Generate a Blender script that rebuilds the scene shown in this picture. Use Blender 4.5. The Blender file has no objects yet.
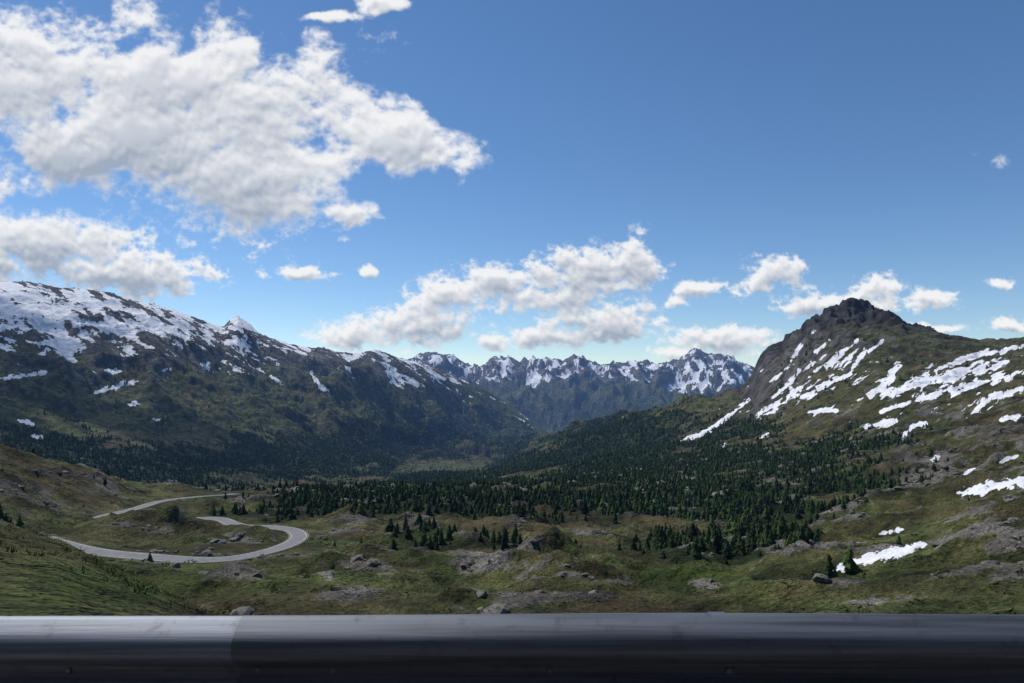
import bpy, bmesh, math, numpy as np
from mathutils import Vector
rng=np.random.default_rng(7)
scene=bpy.context.scene
F=683.0; CX=512.0; CY=341.5; PH=math.atan(43.5/683.0)
cP,sP=math.cos(PH),math.sin(PH)
# ---------------------------------------------------------------- helpers
def survey(px,py):
    """bearing + tangent of elevation for a sighted point"""
    x=(np.asarray(px,float)-CX)/F; v=(CY-np.asarray(py,float))/F
    y=cP-v*sP; z=sP+v*cP
    return np.arctan2(x,y), z/np.hypot(x,y)
def project(x,y,z):
    yc=y*cP+z*sP; zc=-y*sP+z*cP
    yc=np.where(yc>0.01,yc,0.01)
    return CX+F*x/yc, CY-F*zc/yc
def sstep(a,b,x):
    t=np.clip((x-a)/(b-a),0,1); return t*t*(3-2*t)
def perlin(x,y,seed=0):
    xi=np.floor(x).astype(np.int64); yi=np.floor(y).astype(np.int64)
    xf=(x-xi).astype(np.float32); yf=(y-yi).astype(np.float32)
    def g(ix,iy,dx,dy):
        h=(ix*374761393+iy*668265263+seed*1442695041)&0xffffffff
        h=((h^(h>>13))*1274126177)&0xffffffff
        h=h^(h>>16)
        a=(h&0xffff).astype(np.float32)*(2*np.pi/65536)
        return np.cos(a)*dx+np.sin(a)*dy
    u=xf*xf*xf*(xf*(xf*6-15)+10); v=yf*yf*yf*(yf*(yf*6-15)+10)
    a=g(xi,yi,xf,yf); b=g(xi+1,yi,xf-1,yf); c=g(xi,yi+1,xf,yf-1); d=g(xi+1,yi+1,xf-1,yf-1)
    return (a+(b-a)*u+(c-a)*v+(a-b-c+d)*u*v)*1.4
def fbm(x,y,o=5,seed=0,gain=.5):
    s=0;a=1;t=0
    for i in range(o):
        s=s+a*perlin(x*2**i+i*17.3,y*2**i-i*9.1,seed+i); t+=a; a*=gain
    return s/t
def ridged(x,y,o=6,seed=0,gain=.5):
    s=0;a=1;t=0;w=1
    for i in range(o):
        n=1-np.abs(perlin(x*2**i+i*11.7,y*2**i+i*5.3,seed+i)); n=n*n
        s=s+a*n*w; t+=a; w=np.clip(n*1.3,0,1); a*=gain
    return s/t
def mesh_np(name,V,Fc,mat=None,smooth=True):
    V=np.ascontiguousarray(V,dtype=np.float32); Fc=np.ascontiguousarray(Fc,dtype=np.int32)
    me=bpy.data.meshes.new(name); k=Fc.shape[1]
    me.vertices.add(len(V)); me.vertices.foreach_set('co',V.ravel())
    me.loops.add(Fc.size); me.loops.foreach_set('vertex_index',Fc.ravel())
    me.polygons.add(len(Fc)); me.polygons.foreach_set('loop_start',np.arange(0,Fc.size,k,dtype=np.int32))
    me.polygons.foreach_set('loop_total',np.full(len(Fc),k,dtype=np.int32))
    me.update(calc_edges=True)
    me.polygons.foreach_set('use_smooth',np.full(len(me.polygons),smooth,dtype=bool))
    ob=bpy.data.objects.new(name,me); scene.collection.objects.link(ob)
    if mat: me.materials.append(mat)
    return ob
def add_col(ob,name,C):
    a=ob.data.attributes.new(name,'FLOAT_COLOR','POINT')
    C=np.asarray(C,dtype=np.float32)
    if C.shape[1]==3: C=np.concatenate([C,np.ones((len(C),1),np.float32)],1)
    a.data.foreach_set('color',np.ascontiguousarray(C).ravel())
def add_f(ob,name,v):
    a=ob.data.attributes.new(name,'FLOAT','POINT'); a.data.foreach_set('value',np.ascontiguousarray(v,dtype=np.float32).ravel())
class NT:
    def __init__(s,name):
        s.m=bpy.data.materials.new(name); s.m.use_nodes=True; s.t=s.m.node_tree; s.t.nodes.clear()
        s.out=s.n('ShaderNodeOutputMaterial')
    def n(s,t,**k):
        nd=s.t.nodes.new(t)
        for a,b in k.items(): setattr(nd,a,b)
        return nd
    def l(s,a,b): s.t.links.new(a,b)
    def val(s,inp,v):
        if hasattr(v,'is_linked') or isinstance(v,bpy.types.NodeSocket): s.l(v,inp)
        else: inp.default_value=v
    def math(s,op,a,b=0.0,c=None,clamp=False):
        nd=s.n('ShaderNodeMath',operation=op,use_clamp=clamp); s.val(nd.inputs[0],a); s.val(nd.inputs[1],b)
        if c is not None: s.val(nd.inputs[2],c)
        return nd.outputs[0]
    def ramp(s,x,a,b,lo=0.0,hi=1.0):
        nd=s.n('ShaderNodeMapRange'); nd.interpolation_type='SMOOTHSTEP'
        s.val(nd.inputs[0],x); 
        for i,v in zip((1,2,3,4),(a,b,lo,hi)): nd.inputs[i].default_value=v
        return nd.outputs[0]
    def mix(s,f,a,b,blend='MIX'):
        nd=s.n('ShaderNodeMix',data_type='RGBA',blend_type=blend)
        s.val(nd.inputs[0],f)
        for i,v in ((6,a),(7,b)):
            if isinstance(v,tuple): nd.inputs[i].default_value=(*v,1) if len(v)==3 else v
            else: s.l(v,nd.inputs[i])
        return nd.outputs[2]
    def noise(s,scale,detail=6,rough=.55,vec=None):
        nd=s.n('ShaderNodeTexNoise'); nd.inputs['Scale'].default_value=scale; nd.inputs['Detail'].default_value=detail; nd.inputs['Roughness'].default_value=rough
        if vec: s.l(vec,nd.inputs['Vector'])
        return nd.outputs[0]
    def pos(s): return s.n('ShaderNodeNewGeometry').outputs['Position']
    def attr(s,name,o='Fac'):
        nd=s.n('ShaderNodeAttribute',attribute_name=name); return nd.outputs[o]
    def bsdf(s,col,rough=.9,metal=0.0,spec=.2,normal=None):
        b=s.n('ShaderNodeBsdfPrincipled')
        if isinstance(col,tuple): b.inputs['Base Color'].default_value=(*col,1)
        else: s.l(col,b.inputs['Base Color'])
        s.val(b.inputs['Roughness'],rough); b.inputs['Metallic'].default_value=metal
        b.inputs['Specular IOR Level'].default_value=spec
        if normal: s.l(normal,b.inputs['Normal'])
        return b.outputs[0]
    def bump(s,h,dist,strength=1.0):
        b=s.n('ShaderNodeBump'); s.l(h,b.inputs['Height']); b.inputs['Distance'].default_value=dist; b.inputs['Strength'].default_value=strength
        return b.outputs[0]
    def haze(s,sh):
        """painted aerial perspective: blue surface glow growing with distance from the pass (world origin)"""
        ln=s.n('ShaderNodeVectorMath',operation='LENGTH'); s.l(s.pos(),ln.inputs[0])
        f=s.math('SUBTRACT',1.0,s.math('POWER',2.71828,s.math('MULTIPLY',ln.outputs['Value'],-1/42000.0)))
        e=s.n('ShaderNodeEmission'); e.inputs[0].default_value=(.15,.30,.66,1); e.inputs[1].default_value=.85  # blue emission stands in for air haze; the surface itself glows
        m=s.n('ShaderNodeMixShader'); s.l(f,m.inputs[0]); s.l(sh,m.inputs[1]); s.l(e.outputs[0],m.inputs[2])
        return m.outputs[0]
    def done(s,sh): s.l(sh,s.out.inputs[0]); return s.m
# ---------------------------------------------------------------- terrain levels (px, r, py)
L=[
 [(-80,4,690),(512,4,690),(1100,4,690)],
 [(-80,75,500),(0,60,526),(60,55,543),(120,50,572),(200,45,610),(260,42,640),(300,40,660),(500,40,690),(1100,40,680)],
 [(-80,130,540),(0,125,560),(100,120,598),(200,118,616),(400,112,622),(700,112,625),(850,110,618),(1100,110,615)],
 [(-80,250,520),(0,250,548),(60,240,558),(150,232,566),(300,232,562),(500,230,565),(700,230,566),(850,225,560),(950,215,548),(1100,210,520)],
 [(-80,420,470),(0,400,500),(60,420,516),(120,420,520),(200,410,520),(300,400,520),(500,400,520),(700,400,525),(800,390,525),(900,380,510),(1100,360,470)],
 [(-80,520,425),(0,520,447),(50,540,462),(100,570,476),(150,620,487),(240,650,492),(400,650,489),(500,640,487),(600,650,488),(700,650,490),(800,640,484),(900,620,468),(1100,600,420)],
 [(-80,900,460),(0,900,475),(150,1000,493),(250,1100,495),(400,1200,488),(500,1200,483),(600,1050,474),(700,1000,466),(800,1000,450),(900,950,436),(1100,900,395)],
 [(-80,1500,466),(0,1500,470),(150,1700,478),(250,2000,480),(330,2300,478),(400,2500,474),(440,2600,471),(480,2500,473),(520,2300,470),(600,1900,450),(700,1700,435),(750,1500,430),(800,1400,408),(850,1400,388),(900,1300,384),(950,1200,390),(1100,1100,372)],
 [(-80,2000,436),(0,2000,440),(150,2200,440),(250,2600,445),(330,3000,452),(400,3500,463),(440,3500,466),(470,3350,468),(490,3200,469),(520,3100,460),(540,3000,450),(570,2900,436),(600,2800,425),(630,2700,414),(660,2650,408),(690,2600,403),(720,2550,403),(740,2500,396),(752,2480,383),(758,2450,366),(768,2440,352),(782,2430,347),(786,2425,340),(800,2420,335),(808,2410,323),(822,2400,319),(830,2400,311),(840,2400,309),(848,2400,304),(856,2400,304),(864,2380,308),(876,2380,311),(884,2360,317),(898,2350,321),(908,2330,327),(930,2300,331),(950,2250,338),(980,2200,346),(1024,2100,342),(1100,2000,330)],
 [(-80,2800,362),(0,2800,368),(150,3000,376),(250,3500,392),(330,4000,402),(400,4700,415),(450,5200,430),(500,5600,448),(550,5800,450),(600,5000,446),(690,4500,428),(750,4000,420),(800,3500,410),(850,3500,390),(1100,3500,390)],
 [(-80,3700,277),(0,3800,284),(30,3900,284),(60,4000,290),(100,4100,293),(150,4300,306),(200,4500,321),(224,4650,328),(230,4650,321),(238,4650,318),(248,4700,325),(262,4800,338),(290,4950,347),(330,5200,353),(350,5400,353),(375,5600,349),(400,5900,359),(430,6300,367),(460,6700,379),(490,7100,393),(520,7500,412),(545,7800,432),(560,8000,438),(600,8000,434),(650,8000,420),(700,8000,412),(1100,8000,400)],
 [(-80,8500,370),(300,8800,385),(400,9000,395),(500,9000,430),(550,9000,438),(600,9000,430),(700,9000,416),(1100,9500,400)],
 [(-80,10500,370),(400,10500,400),(500,10500,406),(525,10500,408),(560,10500,402),(600,10500,397),(630,10500,401),(680,10500,408),(760,10500,410),(1100,10500,400)],
 [(-80,13500,360),(380,13500,370),(405,13500,364),(418,13500,358),(434,13500,355),(450,13500,355),(460,13500,363),(470,13500,368),(482,13500,368),(494,13500,361),(508,13500,359),(522,13500,365),(534,13500,359),(548,13500,362),(560,13500,365),(568,13500,360),(574,13500,356),(582,13500,359),(592,13500,365),(606,13500,368),(622,13500,367),(640,13500,364),(656,13500,367),(675,13500,365),(688,13300,357),(696,13300,353),(708,13300,358),(722,13300,357),(735,13300,362),(748,13300,369),(765,13500,376),(1100,13500,380)],
 [(-80,20000,386),(1100,20000,386)],
]
LV=[]
for lv in L:
    a=np.array(lv,float); az,t=survey(a[:,0],a[:,2]); LV.append((az,np.log(a[:,1]),t))
azd=np.radians(np.linspace(-43,43,1150)); 
azc=np.radians(np.linspace(43,317,62))[1:-1]
AZ=np.concatenate([azd,azc]); ND=len(azd); NC=len(AZ)
AZs=np.where(AZ>np.pi,AZ-2*np.pi,AZ)
def gs(a,b,n): return np.geomspace(a,b,n,endpoint=False)
R=np.concatenate([gs(1.2,60,150),gs(60,180,140),gs(180,700,380),gs(700,1500,180),gs(1500,8000,460),gs(8000,14500,120),np.geomspace(14500,20000,12)])
NR=len(R); lR=np.log(R)
K=len(LV)
def profile(az):
    return np.array([np.interp(az,l[0],l[1]) for l in LV]),np.array([np.interp(az,l[0],l[2]) for l in LV])
def pchip(x,y,xn):
    h=np.diff(x); d=np.diff(y)/h; m=np.zeros(len(x))
    for i in range(1,len(x)-1):
        if d[i-1]*d[i]>0:
            w1=2*h[i]+h[i-1]; w2=h[i]+2*h[i-1]; m[i]=(w1+w2)/(w1/d[i-1]+w2/d[i])
    m[0]=d[0]; m[-1]=d[-1]
    k=np.clip(np.searchsorted(x,xn)-1,0,len(x)-2); t=(xn-x[k])/h[k]; t=np.clip(t,0,1)
    return (2*t**3-3*t**2+1)*y[k]+(t**3-2*t**2+t)*h[k]*m[k]+(-2*t**3+3*t**2)*y[k+1]+(t**3-t**2)*h[k]*m[k+1]
PL,PT=profile(np.clip(AZs,-0.9,0.9))
T=np.empty((NR,NC))
for j in range(NC): T[:,j]=pchip(PL[:,j],PT[:,j],lR)
RR=R[:,None]; X=RR*np.sin(AZs)[None,:]; Y=RR*np.cos(AZs)[None,:]; Zb=T*RR
lr=np.broadcast_to(lR[:,None],X.shape)
damp=np.ones_like(X)
for k,wd,dp in ((8,.09,.86),(10,.17,.90),(13,.05,.86)):
    damp*=1-dp*np.exp(-((lr-PL[k][None,:])/wd)**2)
damp=np.maximum(damp,.10)
wx=fbm(X/700,Y/700,3,seed=91)*160; wy=fbm(X/700+9,Y/700+4,3,seed=95)*160
M=ridged((X+wx)/820,(Y+wy)/820,8,seed=3,gain=.52)
M2=ridged((X+wx*.4)/260+4,(Y+wy*.4)/260,6,seed=33,gain=.55)
M3=ridged((X+wx*.2)/85+2,(Y+wy*.2)/85,5,seed=43,gain=.6)
mf=sstep(900,2600,RR)
px0,py0=project(X,Y,Zb)
floorm=np.exp(-((px0-450)/60)**2-((py0-470)/9)**2)
amp=mf*(1-.9*floorm)
rpk=np.exp(-((px0-850)/75)**2)*sstep(1400,2100,RR)*(1-sstep(2600,3400,RR))
far=sstep(9000,11000,RR)
# keep the spurs of the near ranges below their own skyline
spur=np.clip((M-.45),-1,.30+far)
Z=Zb+amp*damp*spur*np.minimum(RR*.058,400)+amp*(.12+.88*damp)*((M2-.45)*np.minimum(RR*.017,90)+(M3-.45)*np.minimum(RR*.006,26)*(1-.3*far))
Z+=rpk*((M3-.45)*26+(M2-.45)*26)
tq=(Z+fbm(X/200,Y/200,3,seed=47)*60)/42.0; st=(tq-np.floor(tq)); Z+=rpk*sstep(-120,120,Z)*(sstep(.25,.75,st)-st)*30
H1=ridged(X/95,Y/95,6,seed=51); H2=fbm(X/26,Y/26,5,seed=61); H4=ridged(X/38+3,Y/38,5,seed=66)
hum=sstep(50,220,RR)*(1-.75*mf)
rightup=sstep(760,980,px0)*sstep(200,600,RR)*(1-mf)
Z+=hum*((H1-.5)*(9+11*rightup)+H2*2.8+(H4-.5)*4.8)
H3=fbm(X/4.,Y/4.,4,seed=71)
Z+=H3*.5*sstep(8,40,RR)*(1-sstep(600,1200,RR))
# ---------------------------------------------------------------- valley road centre line
rp=[(22,530),(40,537),(62,545),(95,551),(140,557),(195,559),(238,557),(270,551),(292,543),(299,536),(291,530),(265,527),(243,526),(230,523),(222,520),(205,519),(165,520),(120,520.5),(97,519.5),(104,516),(135,509),(160,501.5),(195,497),(240,494),(262,492)]
def march(px,py,r0=150,r1=900):
    az,t=survey(px,py); l_,t_=profile(np.array([az])); rr=np.geomspace(r0,r1,1500)
    tt=pchip(l_[:,0],t_[:,0],np.log(rr)); i=np.argmax(tt>=t); return az,rr[i],tt[i]
pts=[]
for a,b in rp:
    az,r,tt=march(a,b); pts.append((r*math.sin(az),r*math.cos(az),r*tt))
pts=np.array(pts)
def catmull(P,n=16):
    out=[]
    for i in range(1,len(P)-2):
        p0,p1,p2,p3=P[i-1],P[i],P[i+1],P[i+2]
        for t in np.arange(n)/n:
            out.append(.5*((2*p1)+(-p0+p2)*t+(2*p0-5*p1+4*p2-p3)*t*t+(-p0+3*p1-3*p2+p3)*t**3))
    return np.array(out)
cl=catmull(pts)
seg=np.r_[0,np.cumsum(np.hypot(*np.diff(cl[:,:2],axis=0).T))]
s=np.arange(0,seg[-1],2.0); cl=np.stack([np.interp(s,seg,cl[:,i]) for i in range(3)],1)
def smooth(a,n):
    k=np.ones(n)/n; return np.convolve(np.pad(a,n//2,mode='edge'),k,'valid')[:len(a)]
for i,n in ((0,7),(1,7),(2,21)): cl[:,i]=smooth(cl[:,i],n)
def mound(px,py,r,h,sx,sy):
    az,_=survey(px,py); cx,cy=r*math.sin(az),r*math.cos(az)
    return h*np.exp(-((X-cx)/sx)**2-((Y-cy)/sy)**2)
MD=((240,539,6.5,24,11),(150,527,8,48,12),(365,563,6,12,9),(340,568,5,9,7),(565,563,8,13,9),(520,575,4,14,8),(462,606,3.0,5,5),(700,585,4,18,9),(340,520,4,28,14),(620,580,4,13,8),(820,545,5,16,10),(760,600,3,12,6))
near=(X>cl[:,0].min()-60)&(X<cl[:,0].max()+60)&(Y>cl[:,1].min()-60)&(Y<cl[:,1].max()+60)
idx=np.argwhere(near.ravel())[:,0]; xv=X.ravel()[idx]; yv=Y.ravel()[idx]
dr=np.empty(len(idx)); zr=np.empty(len(idx))
for c in range(0,len(idx),20000):
    q=slice(c,c+20000); d=(xv[q,None]-cl[None,:,0])**2+(yv[q,None]-cl[None,:,1])**2
    k=d.argmin(1); dr[q]=np.sqrt(d[np.arange(len(k)),k]); w=np.exp(-(d-d.min(1)[:,None])/30.0); zr[q]=(w*cl[None,:,2]).sum(1)/w.sum(1)
roadd=np.full(X.size,999.); roadd[idx]=dr; roadd=roadd.reshape(X.shape)
# ease hummocks towards the graded road corridor
ease=sstep(6,40,roadd); Z=Zb+(Z-Zb)*np.where(roadd<900,ease,1)
Z=np.where((roadd<60)&(RR<260),np.minimum(Z,Zb+.5+ .02*roadd),Z)
for (a,b,h,sx,sy) in MD:
    Z+=mound(a,b,march(a,b,100)[1],h,sx,sy)*(0.8+1.1*H2+.6*(H4-.5))
zf=Z.ravel()
w=1-sstep(5.0,12,dr); zf[idx]=zf[idx]*(1-w)+(zr-.15)*w
Z=zf.reshape(X.shape)
wq=sstep(2.75,5,Y)
Z=Z*wq+(-1.46)*(1-wq)
back=np.clip(-7-Y,0,None); Z=np.where(Y<-7,-1.46+np.minimum(back*1.0,70+back*.12)+H2*np.minimum(back*.2,4),Z)  # unseen slope added behind the camera to block sky light on the rail
PXv,PYv=project(X,Y,Z)
# ---------------------------------------------------------------- cover maps
n300=fbm(X/280,Y/280,5,seed=101); n40=fbm(X/38,Y/38,5,seed=111); n8=fbm(X/7,Y/7,4,seed=121)
def blob(cx,cy,rx,ry): return np.exp(-((PXv-cx)/rx)**2-((PYv-cy)/ry)**2)
forest=np.zeros_like(X)
for b,w_,r0,r1 in (((430,503,190,20),1.35,380,1500),((560,512,150,26),1.3,380,1500),((330,497,80,13),1.3,450,1500),((715,545,85,30),1.15,230,1400),((670,500,170,32),1.35,350,2600),((700,465,180,36),1.35,800,3000),((620,440,75,28),1.4,1200,3600),((820,475,90,30),1.0,500,2200),((540,465,60,16),1.4,1500,4000),((720,425,60,14),.9,1200,3000),((880,440,60,20),.6,600,2000),((450,485,120,14),1.3,1200,3200),
      ((150,462,190,22),1.35,1100,3500),((300,458,130,27),1.3,1300,5000),((410,438,95,30),1.15,2000,7000),((40,446,100,16),1.0,1100,3200),((490,442,50,20),1.1,3000,8000),((840,585,40,14),.5,160,500),((270,500,30,8),.8,380,900),((590,415,110,16),1.4,9000,11500),((500,545,80,12),.7,250,600),((430,530,90,8),.75,300,700)):
    forest=np.maximum(forest,w_*blob(*b)*((RR>r0)&(RR<r1)))
clear=np.exp(-((PXv-443)/34)**2-((PYv-467)/4)**2)*(RR>1300)
n120=fbm(X/110,Y/110,4,seed=131)
forest=forest+.8*n300+.8*n40*(RR<3000)+.9*n120-1.5*clear-.43
forest=np.clip(forest*2.6,0,1)*(roadd>12)*(Y>30)
rock=np.clip((H1-.62)*4+(H4-.56)*2.4+n40*1.4+.05*rightup,0,1)*(1-mf)*.8
for (a,b,sx,sy) in ((240,539,40,9),(350,563,30,11),(565,563,28,11),(520,575,20,7),(462,603,14,7),(150,530,36,6),(1000,520,60,40),(700,585,24,7),(940,470,75,30),(1010,430,60,30),(620,580,20,7),(820,545,22,7),(900,595,70,12),(90,490,60,8)):
    rock=np.maximum(rock,np.clip(np.exp(-((PXv-a)/sx)**2-((PYv-b)/sy)**2)*1.05+n40*.9+n8*.9-.38,0,1)*(RR>80)*(RR<1600))
hi=sstep(-20,260,Z+n300*170+(M2-.5)*150)*mf
hiR=sstep(-150,60,Z+n300*110+(M2-.5)*160)*mf*sstep(680,760,PXv)
hi=np.maximum(hi,hiR)
rock=np.maximum(rock,hi*.88)*(roadd>7)
def C(*c): return np.array(c)[None,None,:]
g=np.clip(.54+n40*1.2+n300*1.0,0,1)[...,None]
col=C(.094,.073,.034)*(1-g)+C(.052,.071,.019)*g
g2=np.clip((n8*1.2+n40*.6)*1.6,0,1)[...,None]; col=col*(1-.5*g2)+C(.130,.106,.056)*.5*g2
g3=np.clip((-n8*1.5+.3*n40-.06)*2.2,0,1)[...,None]; col=col*(1-.6*g3)+C(.026,.033,.012)*.6*g3
bank=(RR<100)*sstep(320,120,PXv)
mead=np.clip(blob(440,560,75,14)+blob(500,600,75,9)+blob(690,575,55,12)+blob(170,585,120,20)*.9+blob(430,535,55,8)*.9+blob(220,512,80,7)*.8+bank*1.0+clear*.9*(RR<5000)+n40*.9+n8*.5-.28,0,1)[...,None]
col=col*(1-mead)+C(.060,.090,.018)*mead
lowm=(mf*(1-hi))[...,None]; col=col*(1-.75*lowm)+(C(.078,.072,.034)*(1-g)+C(.052,.070,.024)*g)*.75*lowm
fm=forest[...,None]; col=col*(1-.85*fm)+C(.016,.027,.011)*.85*fm
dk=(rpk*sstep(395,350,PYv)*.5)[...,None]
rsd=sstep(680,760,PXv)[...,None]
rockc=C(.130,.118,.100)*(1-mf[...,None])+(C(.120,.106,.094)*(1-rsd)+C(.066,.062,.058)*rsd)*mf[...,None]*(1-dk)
rk=np.clip(.8+n300*.9+n40*.8+n8*.4*(1-mf),.3,1.5)[...,None]
def streak(al,ac,ang,seed):
    c_,s_=math.cos(ang),math.sin(ang); u=PXv*c_+PYv*s_; v=-PXv*s_+PYv*c_
    return fbm(u/al,v/ac,5,seed=seed,gain=.65)
nsL=streak(34,7,math.radians(28),201); nsR=streak(38,7,math.radians(-36),211); nsF=streak(14,7,math.radians(40),221); nsL2=streak(60,30,0.3,231)
snow=np.full(X.shape,-2.0)
line=np.interp(PXv,[-80,0,60,100,160,200,260,330,400,450,500,560],[356,350,348,344,346,350,362,366,380,390,398,410])
eL=np.clip((line-PYv)/45,-1.2,.50)-.08-.14*sstep(210,320,PXv)
leftz=(RR>1900)&(RR<8800)&(PXv<570)
snow=np.where(leftz,eL*.9+nsL*1.8+nsL2*.7+(.42-M2)*.9+(.42-M3)*.5,snow)
eR=-.66+.52*np.exp(-((PXv-950)/100)**2-((PYv-382)/24)**2)+.48*np.exp(-((PXv-805)/55)**2-((PYv-372)/38)**2)+.3*np.exp(-((PXv-980)/60)**2-((PYv-410)/24)**2)
rightz=(RR>700)&(RR<4000)&(PXv>690)
snow=np.where(rightz,eR+nsR*1.7+(.42-M2)*.6+(.42-M3)*.3,snow)
snow=np.where(RR>11500,np.clip((393-PYv)/16,-1.5,.5)-.24+nsF*1.8+(.42-M2)*1.3+(.42-M)*.8,snow)
def sd(pl):
    d=np.full(X.shape,1e9)
    for (x1,y1),(x2,y2) in zip(pl[:-1],pl[1:]):
        vx,vy=x2-x1,y2-y1; t=np.clip(((PXv-x1)*vx+(PYv-y1)*vy)/(vx*vx+vy*vy),0,1)
        d=np.minimum(d,np.hypot(PXv-x1-t*vx,PYv-y1-t*vy))
    return d
SP=[([(678,442),(700,434),(722,422),(750,400)],2.2,1200,4000),([(757,416),(780,402),(802,388)],3.2,900,4000),([(803,398),(830,382),(852,374)],3.2,900,4000),([(850,372),(866,350)],1.9,900,4000),([(868,395),(888,384),(900,362)],4,900,4000),([(880,396),(930,380),(1005,362)],5.2,700,4000),([(900,405),(960,388),(1030,370)],3.4,700,4000),
 ([(865,428),(896,420)],2.8,600,4000),([(902,440),(912,426),(926,424)],2.8,600,4000),([(808,412),(838,410)],1.9,600,4000),([(790,362),(803,343)],2,900,4000),([(815,352),(830,340)],1.8,900,4000),([(985,400),(1024,388)],3.2,500,4000),([(1000,420),(1024,416)],2.3,500,4000),([(935,370),(975,356),(1024,345)],2.5,900,4000),
 ([(772,398),(792,382),(800,370)],1.8,900,4000),([(826,368),(846,352),(858,340)],1.6,900,4000),([(868,352),(884,340)],1.5,900,4000),([(812,332),(826,322)],1.3,900,4000),([(880,412),(912,402)],1.8,700,4000),
 ([(0,378),(22,376),(46,372)],2,1500,4500),([(95,392),(120,386),(142,380)],2.4,1500,4500),([(18,420),(34,424)],2,1200,4500),([(105,370),(125,372)],2,1500,4500),([(128,404),(140,404)],2,1500,4500),([(155,366),(172,372)],2.4,1500,4500),([(375,385),(382,392)],1.8,1500,7000),([(310,372),(322,388)],1.9,1500,7000),([(318,385),(332,392)],1.7,1500,7000),
 ([(200,362),(214,372)],1.6,1500,5000),([(232,368),(250,376)],1.5,1500,5500),([(270,376),(283,384)],1.5,1500,6000),([(345,366),(356,376)],1.6,1500,7000),([(60,352),(76,362)],2,1500,5000),([(30,436),(44,438)],1.3,1200,4500),([(150,418),(162,420)],1.2,1200,4500),([(395,376),(404,384)],1.4,2000,7500),
 ([(958,493),(990,487),(1040,477)],5,200,1600),([(828,572),(870,558),(925,544)],4.2,100,900),([(878,534),(903,529)],2.3,100,900),([(960,475),(975,469)],1.8,200,1600),([(930,460),(940,457)],1.6,200,2000),([(1000,462),(1018,456)],1.8,200,2000)]
nsI=streak(16,5,math.radians(-28),241); nsJ=streak(9,6,math.radians(-20),251)
for pl,wd,r0,r1 in SP:
    xs=[p[0] for p in pl]; ys=[p[1] for p in pl]
    bb=(PXv>min(xs)-16)&(PXv<max(xs)+16)&(PYv>min(ys)-16)&(PYv<max(ys)+16)&(RR>r0)&(RR<r1)
    x1,x2=xs[0],xs[-1]; u=np.clip((PXv-x1)/(x2-x1+1e-6),0,1); tap=.5+.65*np.sqrt(np.clip(4*u*(1-u),0,1))
    v=np.where(bb,(1.0-sd(pl)/(wd*tap))*.42+nsI*(1.25 if r1>1700 else .6)+nsJ*.7,-2); snow=np.maximum(snow,v)
snowh=np.clip(snow*3,0,1); 
# ---------------------------------------------------------------- terrain mesh
ii=np.arange(NR*NC).reshape(NR,NC)
a=ii[:-1,:]; b=ii[1:,:]; a2=np.roll(a,-1,1); b2=np.roll(b,-1,1)
faces=np.stack([a,a2,b2,b],-1).reshape(-1,4)
V=np.stack([X,Y,Z],-1).reshape(-1,3)
t=NT('terrain_material')
pos=t.pos()
nA=t.noise(.045,8,.64,pos); nB=t.noise(1.1,3,.65,pos); nC=t.noise(.011,4,.6,pos)
base=t.attr('cover','Color')
f=t.ramp(nA,.25,.75,.3,1.7); f2=t.ramp(nB,.25,.75,.4,1.6); f3=t.ramp(nC,.3,.7,.7,1.3)
ff=t.math('MULTIPLY',t.math('MULTIPLY',f,f2),f3)
cmb=t.n('ShaderNodeCombineXYZ'); [t.l(ff,cmb.inputs[i]) for i in range(3)]
grass=t.mix(1.0,base,cmb.outputs[0],'MULTIPLY')
rockcol=t.mix(1.0,t.attr('rockcol','Color'),cmb.outputs[0],'MULTIPLY')
geo=t.n('ShaderNodeNewGeometry'); sx=t.n('ShaderNodeSeparateXYZ'); t.l(geo.outputs['Normal'],sx.inputs[0])
steep=t.ramp(sx.outputs[2],.86,.66,0,.5)
rk_in=t.math('ADD',t.math('ADD',t.attr('rock'),steep),t.math('MULTIPLY',t.math('SUBTRACT',nA,.5),2.0))
rkf=t.ramp(rk_in,.45,.70)
c1=t.mix(rkf,grass,rockcol)
sn=t.math('ADD',t.attr('snow'),t.math('MULTIPLY',t.math('SUBTRACT',nA,.5),1.0))
sn=t.math('SUBTRACT',sn,t.ramp(sx.outputs[2],.70,.45,0,.6))
snf=t.ramp(sn,.0,.09)
c2=t.mix(snf,c1,t.mix(t.ramp(nA,.3,.7),(.66,.67,.70),(.84,.84,.86)))
bh=t.math('ADD',t.math('MULTIPLY',nA,t.math('SUBTRACT',1.0,t.math('MULTIPLY',snf,.8))),t.math('MULTIPLY',nC,1.2))
bmp=t.bump(bh,13.0,1.0)
b2_=t.n('ShaderNodeBump'); t.l(nB,b2_.inputs['Height']); b2_.inputs['Distance'].default_value=.45; t.l(bmp,b2_.inputs['Normal'])
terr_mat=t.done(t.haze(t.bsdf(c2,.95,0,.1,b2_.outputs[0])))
terrain=mesh_np('terrain',V,faces,terr_mat)
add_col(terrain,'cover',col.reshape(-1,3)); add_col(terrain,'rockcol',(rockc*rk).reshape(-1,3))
add_f(terrain,'rock',rock.ravel()); add_f(terrain,'snow',snow.ravel())
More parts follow.
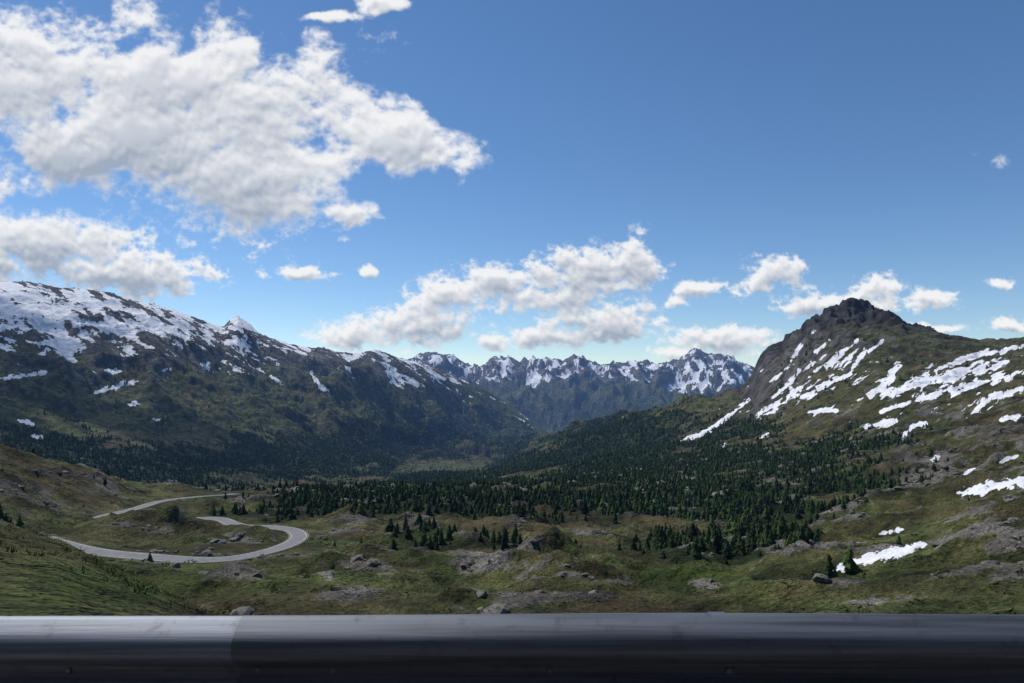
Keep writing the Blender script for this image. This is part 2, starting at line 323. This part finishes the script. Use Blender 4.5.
# ---------------------------------------------------------------- scattering on terrain
G=V.reshape(NR,NC,3)
area=(R[1:]-R[:-1])[:,None]*R[:-1,None]*(azd[1]-azd[0])*np.ones((1,ND-1))
def scatter(dens,maxn):
    e=np.clip(dens[:-1,:ND-1],0,None)*area
    tot=e.sum()
    if tot>maxn: e=e*maxn/tot
    n=rng.poisson(e); i,j=np.nonzero(n); c=n[i,j]; i=np.repeat(i,c); j=np.repeat(j,c)
    u=rng.random(len(i))[:,None]; v=rng.random(len(i))[:,None]
    P=(G[i,j]*(1-u)+G[i+1,j]*u)*(1-v)+(G[i,j+1]*(1-u)+G[i+1,j+1]*u)*v
    return P,i,j
def stamp(tv,tf,P,sc,scz,rot,lean=None):
    c,s_=np.cos(rot)[:,None],np.sin(rot)[:,None]
    x=(tv[None,:,0]*c-tv[None,:,1]*s_)*sc[:,None]+P[:,0:1]; y=(tv[None,:,0]*s_+tv[None,:,1]*c)*sc[:,None]+P[:,1:2]
    z=tv[None,:,2]*scz[:,None]+P[:,2:3]
    V_=np.stack([x,y,z],-1).reshape(-1,3)
    F_=(tf[None]+(np.arange(len(P))*len(tv))[:,None,None]).reshape(-1,tf.shape[1])
    return V_,F_
def conifer(layers,sides,seed):
    r_=np.random.default_rng(seed); v=[];f=[]
    v+= [(-.02,-.02,-.05),(.025,-.02,-.05),(0,.03,-.05),(0,0,.9)]; f+=[(0,1,3),(1,2,3),(2,0,3)]
    for k in range(layers):
        q=k/layers; z0=.07+.80*q; rad=.22*(1-q)**.8+.02; top=min(1.0,z0+.30*(1-q)+.10)
        b=len(v); ox,oy=r_.normal(0,.012,2); v.append((ox,oy,top))
        for a_ in range(sides):
            an=2*math.pi*(a_+r_.random()*.6)/sides+k; rr=rad*(.45+.75*r_.random()) if a_%2 else rad*(.9+.45*r_.random())
            v.append((rr*math.cos(an)+ox,rr*math.sin(an)+oy,z0+r_.normal(0,.016)-(.03 if a_%2==0 else -.03)))
        for a_ in range(sides): f.append((b,b+1+a_,b+1+(a_+1)%sides))
    return np.array(v),np.array(f)
def forest_obj(name,D,maxn,layers,sides,hmin,hmax,mat,seed):
    P,i,j=scatter(D,maxn); Vs=[];Fs=[];Cs=[];off=0
    var=rng.integers(0,5,len(P))
    for k in range(5):
        tv,tf=conifer(layers,sides,seed+k); m=var==k; n=m.sum()
        if n==0: continue
        h=rng.uniform(hmin,hmax,n)*rng.choice([.45,.6,.8,1,1.1],n); wd=h*rng.uniform(.85,1.45,n)
        v,f_=stamp(tv,tf,P[m]-np.array([0,0,.15]),wd,h,rng.uniform(0,6.28,n)); Vs.append(v);Fs.append(f_+off);off+=len(v)
        larch=(rng.random(n)<.45)[:,None]
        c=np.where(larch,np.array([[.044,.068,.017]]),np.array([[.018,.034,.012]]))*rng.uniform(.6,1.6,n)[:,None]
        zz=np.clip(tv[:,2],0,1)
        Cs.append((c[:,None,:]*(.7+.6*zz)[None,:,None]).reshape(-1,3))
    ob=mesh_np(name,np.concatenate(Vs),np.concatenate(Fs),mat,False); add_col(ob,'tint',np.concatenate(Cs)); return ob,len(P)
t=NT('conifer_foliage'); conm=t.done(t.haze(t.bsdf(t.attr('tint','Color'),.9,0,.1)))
frng=forest.copy()
vis=(PXv>-60)&(PXv<1090)
Dn=np.where((RR<1300)&vis,frng**1.4*.045,0)*(snowh<.2)
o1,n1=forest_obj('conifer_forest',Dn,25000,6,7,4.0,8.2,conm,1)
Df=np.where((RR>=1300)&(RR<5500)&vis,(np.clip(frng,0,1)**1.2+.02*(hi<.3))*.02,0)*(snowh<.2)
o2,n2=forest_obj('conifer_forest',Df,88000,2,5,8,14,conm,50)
Ds=np.where((RR>190)&(RR<1600)&vis&(roadd>9),np.clip(n40+.1,0,1)*.0030*(PXv>330)+.00003,0)
o3,n3=forest_obj('conifer_scatter',Ds,3600,6,7,1.6,4.2,conm,90)
print('trees',n1,n2,n3)
# boulders
t=NT('granite'); nz=t.noise(1.3,6,.65,t.pos()); c=t.mix(t.ramp(nz,.35,.65),(.070,.064,.054),(.20,.19,.165))
gran=t.done(t.bsdf(c,.9,0,.2,t.bump(nz,.3,.8)))
bm=bmesh.new(); bmesh.ops.create_icosphere(bm,subdivisions=2,radius=1); bm.verts.ensure_lookup_table()
iv=np.array([v.co[:] for v in bm.verts]); if_=np.array([[v.index for v in f.verts] for f in bm.faces]); bm.free()
Db=np.where((RR>70)&(RR<900)&vis&(roadd>6),np.clip(rock-.22,0,1)*.07+.0018*np.clip(n40+.2,0,1),0)
Pb,_,_=scatter(Db,10000); var=rng.integers(0,6,len(Pb)); Vs=[];Fs=[];off=0
for k in range(6):
    pts_=iv.copy()
    for q in range(9):
        d_=rng.normal(size=3); d_/=np.linalg.norm(d_); h_=rng.uniform(.45,.85); pr=pts_@d_; pts_-=np.clip(pr-h_,0,None)[:,None]*d_[None]
    pts_+=rng.normal(0,.03,pts_.shape)
    m=var==k; n=m.sum(); sc=np.exp(rng.normal(-.25,.6,n)).clip(.25,3.0)
    v,f_=stamp(pts_,if_,Pb[m],sc,sc*rng.uniform(.4,.8,n),rng.uniform(0,6.28,n)); Vs.append(v);Fs.append(f_+off);off+=len(v)
mesh_np('boulders',np.concatenate(Vs),np.concatenate(Fs),gran,False)
# shrubs
t=NT('shrub_leaves'); shm=t.done(t.bsdf(t.attr('tint','Color'),.9,0,.1))
def leafclump(n,seed):
    r_=np.random.default_rng(seed); v=[];f=[]
    for k in range(n):
        d=r_.normal(size=3); d/=np.linalg.norm(d); d[2]=abs(d[2]); p=d*r_.uniform(.55,1.0)*np.array([1,1,.7])
        a_=r_.normal(size=3)*.24; b_=r_.normal(size=3)*.24; q=len(v); v+=[p,p+a_,p+b_]; f.append((q,q+1,q+2))
    return np.array(v),np.array(f)
Dsr=np.where((RR>60)&(RR<560)&vis&(roadd>5.5),np.clip(n40*1.2+n8*1.2+.05,0,1)*.05*np.clip(1.2-mead[...,0],0.1,1),0)
Psr,_,_=scatter(Dsr,24000); var=rng.integers(0,5,len(Psr)); Vs=[];Fs=[];Cs=[];off=0
for k in range(5):
    tv,tf=leafclump(26,k+5); m=var==k; n=m.sum(); sc=rng.uniform(.4,1.7,n)
    v,f_=stamp(tv,tf,Psr[m],sc,sc*rng.uniform(.5,.9,n),rng.uniform(0,6.28,n)); Vs.append(v);Fs.append(f_+off);off+=len(v)
    c=np.array([[.028,.040,.013]])+rng.random((n,1))*np.array([[.043,.030,.013]])
    c2_=c[:,None,:]*rng.uniform(.6,1.4,(1,len(tv)//3,1)).repeat(3,1); Cs.append(c2_.reshape(-1,3))
sh=mesh_np('alpine_shrubs',np.concatenate(Vs),np.concatenate(Fs),shm,False); add_col(sh,'tint',np.concatenate(Cs))
# grass on the near bank
v=[];f=[]
r_=np.random.default_rng(3)
for k in range(8):
    an=r_.uniform(0,6.28); bx,by=r_.normal(0,.14,2); w_=.024; h_=r_.uniform(.5,1.0); lx,ly=r_.normal(0,.12,2)
    q=len(v); v+=[(bx-w_*math.cos(an),by-w_*math.sin(an),-.05),(bx+w_*math.cos(an),by+w_*math.sin(an),-.05),(bx+lx,by+ly,h_)]; f.append((q,q+1,q+2))
tv,tf=np.array(v),np.array(f)
Dg=np.where((RR>24)&(RR<95)&(PXv<330)&(PXv>-60)&(PYv<625),np.clip(.6+n8*3.5+H3*1.5,0,3),0)*np.clip(45/RR,0.3,4)
Pg,_,_=scatter(Dg,70000); n=len(Pg); sc=rng.uniform(.7,1.5,n)
v,f_=stamp(tv,tf,Pg,sc,rng.uniform(.08,.28,n),rng.uniform(0,6.28,n))
gr=mesh_np('grass',v,f_,shm,False)
c=(np.array([[.044,.078,.015]])+rng.random((n,1))*np.array([[.085,.066,.022]]))*rng.uniform(.7,1.3,(n,1))
add_col(gr,'tint',(c[:,None,:]*np.ones((1,len(tv),1))).reshape(-1,3))
# ---------------------------------------------------------------- valley road
t=NT('weathered_asphalt'); nz=t.noise(.4,5,.6,t.pos()); asph=t.done(t.bsdf(t.mix(t.ramp(nz,.3,.7),(.15,.15,.152),(.21,.21,.21)),.85))
t=NT('road_paint'); wht=t.done(t.bsdf((.7,.7,.68),.7))
t=NT('gravel_verge'); nz=t.noise(.8,5,.6,t.pos()); grav=t.done(t.bsdf(t.mix(t.ramp(nz,.3,.7),(.10,.09,.06),(.20,.18,.14)),.9))
tan=np.gradient(cl[:,:2],axis=0); tan/=np.linalg.norm(tan,axis=1)[:,None]; nor=np.stack([-tan[:,1],tan[:,0]],1)
road=bpy.data.objects.new('valley_road',None); scene.collection.objects.link(road)
def ribbon(name,o1,o2,dz,mat,parent):
    n=len(cl); A=np.c_[cl[:,:2]+nor*o1,cl[:,2]+dz]; B=np.c_[cl[:,:2]+nor*o2,cl[:,2]+dz]
    i=np.arange(n-1); ob=mesh_np(name,np.r_[A,B],np.stack([i,i+1,i+1+n,i+n],1),mat,False); ob.parent=parent; return ob
ribbon('verge',-4.4,4.4,.02,grav,road); ribbon('pavement',-3.5,3.5,.10,asph,road)
ribbon('edge_line',-3.25,-3.1,.115,wht,road); ribbon('edge_line_far',3.1,3.25,.115,wht,road)
t=NT('asphalt'); nz=t.noise(60,5,.6,t.pos()); asp2=t.done(t.bsdf(t.mix(nz,(.035,.035,.036),(.065,.064,.062)),.85,0,.3,t.bump(nz,.004)))
pr=bpy.data.objects.new('pass_road',None); scene.collection.objects.link(pr)
def sheet(name,x0,x1,y0,y1,z,mat,par):
    ob=mesh_np(name,np.array([(x0,y0,z),(x1,y0,z),(x1,y1,z),(x0,y1,z)]),np.array([[0,1,2,3]]),mat,False); ob.parent=par
sheet('pavement',-70,70,-6.2,1.75,-1.44,asp2,pr); sheet('edge_line',-70,70,1.35,1.5,-1.434,wht,pr)
# ---------------------------------------------------------------- guardrail
def rail_mat(name,dark):
    t=NT(name); mp=t.n('ShaderNodeMapping'); mp.inputs['Scale'].default_value=(1.2,30,60); t.l(t.pos(),mp.inputs['Vector'])
    n1_=t.noise(1.0,5,.6,mp.outputs[0]); n2_=t.noise(14,6,.65,t.pos())
    c=t.mix(t.ramp(n1_,.3,.7),tuple(x*dark for x in(.15,.16,.18)),tuple(x*dark for x in(.28,.31,.36)))
    c=t.mix(t.ramp(n2_,.55,.75,0,.5),c,(.06,.052,.048))
    return t.done(t.bsdf(c,t.ramp(n1_,.2,.8,.55,.72),.7,.35,t.bump(n1_,.0015)))
steelA=rail_mat('galvanised_steel',.92); steelB=rail_mat('galvanised_steel_worn',.62)
gr_=bpy.data.objects.new('guardrail',None); scene.collection.objects.link(gr_)
prof=[(.004,-.012),(0,0),(.010,.001),(.022,-.006),(.050,-.022),(.070,-.036),(.081,-.052),(.084,-.070),(.081,-.090),(.066,-.108),(.035,-.128),(.012,-.142),(.004,-.155),(.012,-.168),(.035,-.182),(.066,-.202),(.081,-.220),(.084,-.240),(.081,-.258),(.070,-.274),(.040,-.292),(.010,-.309),(0,-.310)]
RZ=-.687
def beam(name,x0,x1,off,mat):
    n=len(prof); xs=np.linspace(x0,x1,max(2,int((x1-x0)/.25))); y0=2.085; z0=RZ
    P=[(d,z) for d,z in prof]+[(d-.003,z) for d,z in prof[::-1]]
    sag=lambda x:.004*math.sin(x*1.05+.9)+.0015*math.sin(x*3.1)
    m=len(P); V_=[(x,y0-off-d+sag(x)*.6,z0+z+off*.5+sag(x)) for x in xs for d,z in P]; F_=[]
    for i in range(len(xs)-1):
        for k in range(m): F_.append((i*m+k,i*m+(k+1)%m,(i+1)*m+(k+1)%m,(i+1)*m+k))
    ob=mesh_np(name,np.array(V_),np.array(F_),mat,True); ob.parent=gr_
J=-.48
beam('beam',J-.32,J+4.0,.007,steelB); beam('beam_joined',J-4.3,J,.0,steelA)
beam('beam_next',J+3.68,J+8,.0,steelA); beam('beam_previous',J-8.3,J-4.0,.006,steelB)
beam('beam_far',J+7.7,J+40,.006,steelB); beam('beam_back',J-40,J-8.0,.0,steelA)
def box(name,x0,x1,y0,y1,z0,z1,mat,par,bev=.003):
    bm=bmesh.new(); bmesh.ops.create_cube(bm,size=1)
    for v in bm.verts: v.co=((x0+x1)/2+v.co.x*(x1-x0),(y0+y1)/2+v.co.y*(y1-y0),(z0+z1)/2+v.co.z*(z1-z0))
    bmesh.ops.bevel(bm,geom=bm.edges[:],offset=bev,segments=2,affect='EDGES')
    me=bpy.data.meshes.new(name); bm.to_mesh(me); bm.free(); me.materials.append(mat); ob=bpy.data.objects.new(name,me); scene.collection.objects.link(ob); ob.parent=par
def bolt(name,x,y,z,r=.011):
    bm=bmesh.new(); bmesh.ops.create_uvsphere(bm,u_segments=14,v_segments=8,radius=r)
    for v in bm.verts: v.co=(v.co.x+x,v.co.y*.55+y,v.co.z+z)
    me=bpy.data.meshes.new(name); bm.to_mesh(me); bm.free(); me.materials.append(steelA); ob=bpy.data.objects.new(name,me); scene.collection.objects.link(ob); ob.parent=gr_
k=0
for xp in np.arange(.64-12*3,.64+12*3.1,3.0):
    box('post_%d'%k,xp-.028,xp+.028,2.12,2.20,-1.7,RZ-.024,steelB,gr_); box('spacer_%d'%k,xp-.05,xp+.05,2.092,2.118,-.93,-.76,steelB,gr_)
    bolt('post_bolt_%d'%k,xp,2.070,RZ-.155); k+=1
for q,(bx,bz) in enumerate([(J-.05,-.155),(J-.27,-.155),(.11,-.155),(-1.31,-.155)]): bolt('joint_bolt_%d'%q,bx,2.072,RZ+bz,.009)
# ---------------------------------------------------------------- clouds
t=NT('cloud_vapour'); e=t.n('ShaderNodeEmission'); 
t.l(t.mix(t.attr('litness'),(.34,.41,.53),(.97,.975,.99)),e.inputs[0]); e.inputs[1].default_value=.92  # cloud light and shade painted into the glow colour
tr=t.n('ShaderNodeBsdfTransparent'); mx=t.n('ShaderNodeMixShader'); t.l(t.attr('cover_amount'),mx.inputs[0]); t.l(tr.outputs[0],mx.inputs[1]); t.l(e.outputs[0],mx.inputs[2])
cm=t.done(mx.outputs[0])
gx,gy=np.meshgrid(np.arange(-90,1115,1.0),np.arange(-70,380,1.0))
EL=[(20,80,125,56),(150,76,120,66),(275,112,115,80),(235,190,115,52),(410,140,70,36),(350,212,36,11),(60,150,115,42),(320,15,34,7),(385,5,25,9),(-40,70,90,70),(150,130,125,62),
 (50,243,120,34),(130,275,95,28),(-30,262,90,34),(297,273,36,11),(369,272,9,6),(0,279,20,8),
 (410,328,76,24),(350,336,38,14),(440,298,40,19),(500,282,66,24),(590,272,72,28),(620,262,42,24),(560,303,52,13),(605,322,68,22),(555,337,54,14),(497,342,26,10),
 (700,287,28,10),(680,301,14,8),(772,272,34,18),(750,288,22,12),(835,303,66,14),(872,288,36,16),(930,299,34,10),(722,342,58,19),(688,352,44,9),(1000,285,18,7),(1010,325,30,8),(940,328,40,6)]
e_=np.full(gx.shape,-3.0)
wu=fbm(gx/60,gy/60,4,seed=301)*20; wv=fbm(gx/60+7,gy/60,4,seed=305)*16
lowf=sstep(180,260,gy)
wu+=fbm(gx/16,gy/16,4,seed=361)*7; wv+=fbm(gx/16+7,gy/16,4,seed=365)*6
GX=gx+wu*(1-.4*lowf); GY=gy+wv*(1-.5*lowf)
for cx_,cy_,rx,ry in EL:
    q=np.sqrt(((GX-cx_)/rx)**2+((GY-cy_)/ry)**2); e_=np.logaddexp(e_*6,(1-q)*6)/6
for cx_,cy_,rx,ry in ((985,160,26,10),(633,235,16,7),(480,155,26,12),(345,238,14,7),(65,8,60,14),(300,35,60,20)):
    q=np.sqrt(((GX-cx_)/rx)**2+((GY-cy_)/ry)**2); e_=np.maximum(e_,.12-.4*q)
nb=fbm(gx/85,gy/60,8,seed=311,gain=.6); nsml=fbm(gx/30,gy/20,7,seed=321,gain=.62)
bl=.5-np.abs(fbm(gx/40+3,gy/32,6,seed=331,gain=.6))*1.6; bs=.5-np.abs(fbm(gx/14,gy/11,5,seed=341,gain=.6))*1.6
nn=(nb*1.2+bl*.5-.14)*(1-lowf)+(nsml*1.0+bs*.5-.14)*lowf
D=e_*.95+nn+.03
al=sstep(-.01,.44,D)*(.68+.32*sstep(.1,.6,D))
al=np.clip(al,0,.985)
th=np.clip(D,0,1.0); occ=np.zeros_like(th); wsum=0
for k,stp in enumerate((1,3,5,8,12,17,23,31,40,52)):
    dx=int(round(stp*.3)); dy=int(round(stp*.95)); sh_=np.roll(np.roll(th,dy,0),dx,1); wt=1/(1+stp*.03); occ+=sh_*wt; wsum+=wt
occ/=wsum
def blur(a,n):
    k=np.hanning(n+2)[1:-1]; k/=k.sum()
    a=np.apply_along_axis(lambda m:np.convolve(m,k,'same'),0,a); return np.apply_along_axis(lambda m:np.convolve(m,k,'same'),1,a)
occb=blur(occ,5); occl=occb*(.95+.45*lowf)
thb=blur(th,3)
# painted sunlit lumps: difference of the vapour depth towards the sun
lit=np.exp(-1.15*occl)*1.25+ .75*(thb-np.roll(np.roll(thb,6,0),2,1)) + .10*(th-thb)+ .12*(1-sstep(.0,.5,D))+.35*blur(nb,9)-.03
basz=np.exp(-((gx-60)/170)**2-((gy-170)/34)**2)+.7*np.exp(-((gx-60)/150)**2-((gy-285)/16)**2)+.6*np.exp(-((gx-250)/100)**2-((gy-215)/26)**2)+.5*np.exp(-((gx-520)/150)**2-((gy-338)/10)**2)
lit=np.clip(lit-.28*basz,0.08,1.06)  # shaded grey cloud bases painted in
rC=26000.
x_=(gx-CX)/F; v_=(CY-gy)/F; yy=cP-v_*sP; zz=sP+v_*cP; ln=np.sqrt(x_**2+yy**2+zz**2)
CV=np.stack([x_/ln,yy/ln,zz/ln],-1)*rC
h_,w_2=gx.shape; ci=np.arange(h_*w_2).reshape(h_,w_2)
cf=np.stack([ci[:-1,:-1],ci[1:,:-1],ci[1:,1:],ci[:-1,1:]],-1).reshape(-1,4)
keep=(al.ravel()[cf].max(1)>.004); cf=cf[keep]
used=np.unique(cf); remap=np.full(h_*w_2,-1); remap[used]=np.arange(len(used))
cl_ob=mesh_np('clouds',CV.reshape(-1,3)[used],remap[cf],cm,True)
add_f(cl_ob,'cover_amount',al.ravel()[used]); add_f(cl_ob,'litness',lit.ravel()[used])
# cloud drifting high overhead (throws the shadow on the left-hand range)
SEL,SAZ=math.radians(55),math.radians(-50)
sd_=Vector((math.cos(SEL)*math.sin(SAZ),math.cos(SEL)*math.cos(SAZ),math.sin(SEL)))
alt=3000.; n=160; u=np.linspace(-1,1,n); U,W_=np.meshgrid(u,u)
for tx,ty,ax,ay,sd0,mx_ in ((-1600,2200,950,560,401,.65),):
    cxs,cys=tx+sd_.x/sd_.z*alt,ty+sd_.y/sd_.z*alt
    XC=cxs+U*ax-W_*200; YC=cys+W_*ay+U*200
    dn=(1-np.hypot(U,W_))*1.5+fbm(U*2.4,W_*2.4,6,seed=sd0)*1.4-.35
    aa=np.clip(sstep(0,.4,dn),0,mx_)*(np.hypot(U,W_)<.98)
    ci=np.arange(n*n).reshape(n,n); cf=np.stack([ci[:-1,:-1],ci[1:,:-1],ci[1:,1:],ci[:-1,1:]],-1).reshape(-1,4)
    keep=(aa.ravel()[cf].max(1)>.004)
    oc=mesh_np('cloud',np.stack([XC,YC,alt+200*np.clip(dn,0,1)],-1).reshape(-1,3),cf[keep],cm,True)
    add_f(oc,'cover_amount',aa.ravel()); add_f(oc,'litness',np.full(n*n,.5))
# ---------------------------------------------------------------- light, sky, camera
w=bpy.data.worlds.new('World'); scene.world=w; w.use_nodes=True; nt=w.node_tree; nt.nodes.clear()
sk=nt.nodes.new('ShaderNodeTexSky'); sk.sky_type='NISHITA'; sk.sun_disc=False; sk.sun_elevation=SEL; sk.sun_rotation=SAZ%(2*math.pi); sk.altitude=1800; sk.air_density=1.0; sk.dust_density=.2; sk.ozone_density=2.8
hs=nt.nodes.new('ShaderNodeHueSaturation'); hs.inputs['Saturation'].default_value=1.14; nt.links.new(sk.outputs[0],hs.inputs['Color'])
bg=nt.nodes.new('ShaderNodeBackground'); bg.inputs[1].default_value=.115; ow=nt.nodes.new('ShaderNodeOutputWorld')
nt.links.new(hs.outputs[0],bg.inputs[0]); nt.links.new(bg.outputs[0],ow.inputs[0])
sl=bpy.data.lights.new('sun','SUN'); sl.energy=3.7; sl.angle=math.radians(.5); sl.color=(1,.96,.90)
so=bpy.data.objects.new('sun',sl); scene.collection.objects.link(so); so.rotation_euler=sd_.to_track_quat('Z','Y').to_euler()
cam=bpy.data.cameras.new('camera'); cam.sensor_width=36; cam.lens=24.01; cam.clip_start=.1; cam.clip_end=80000
co=bpy.data.objects.new('camera',cam); scene.collection.objects.link(co); co.rotation_euler=(math.pi/2+PH,0,0); scene.camera=co
scene.view_settings.view_transform='Standard'; scene.view_settings.look='None'; scene.view_settings.exposure=0
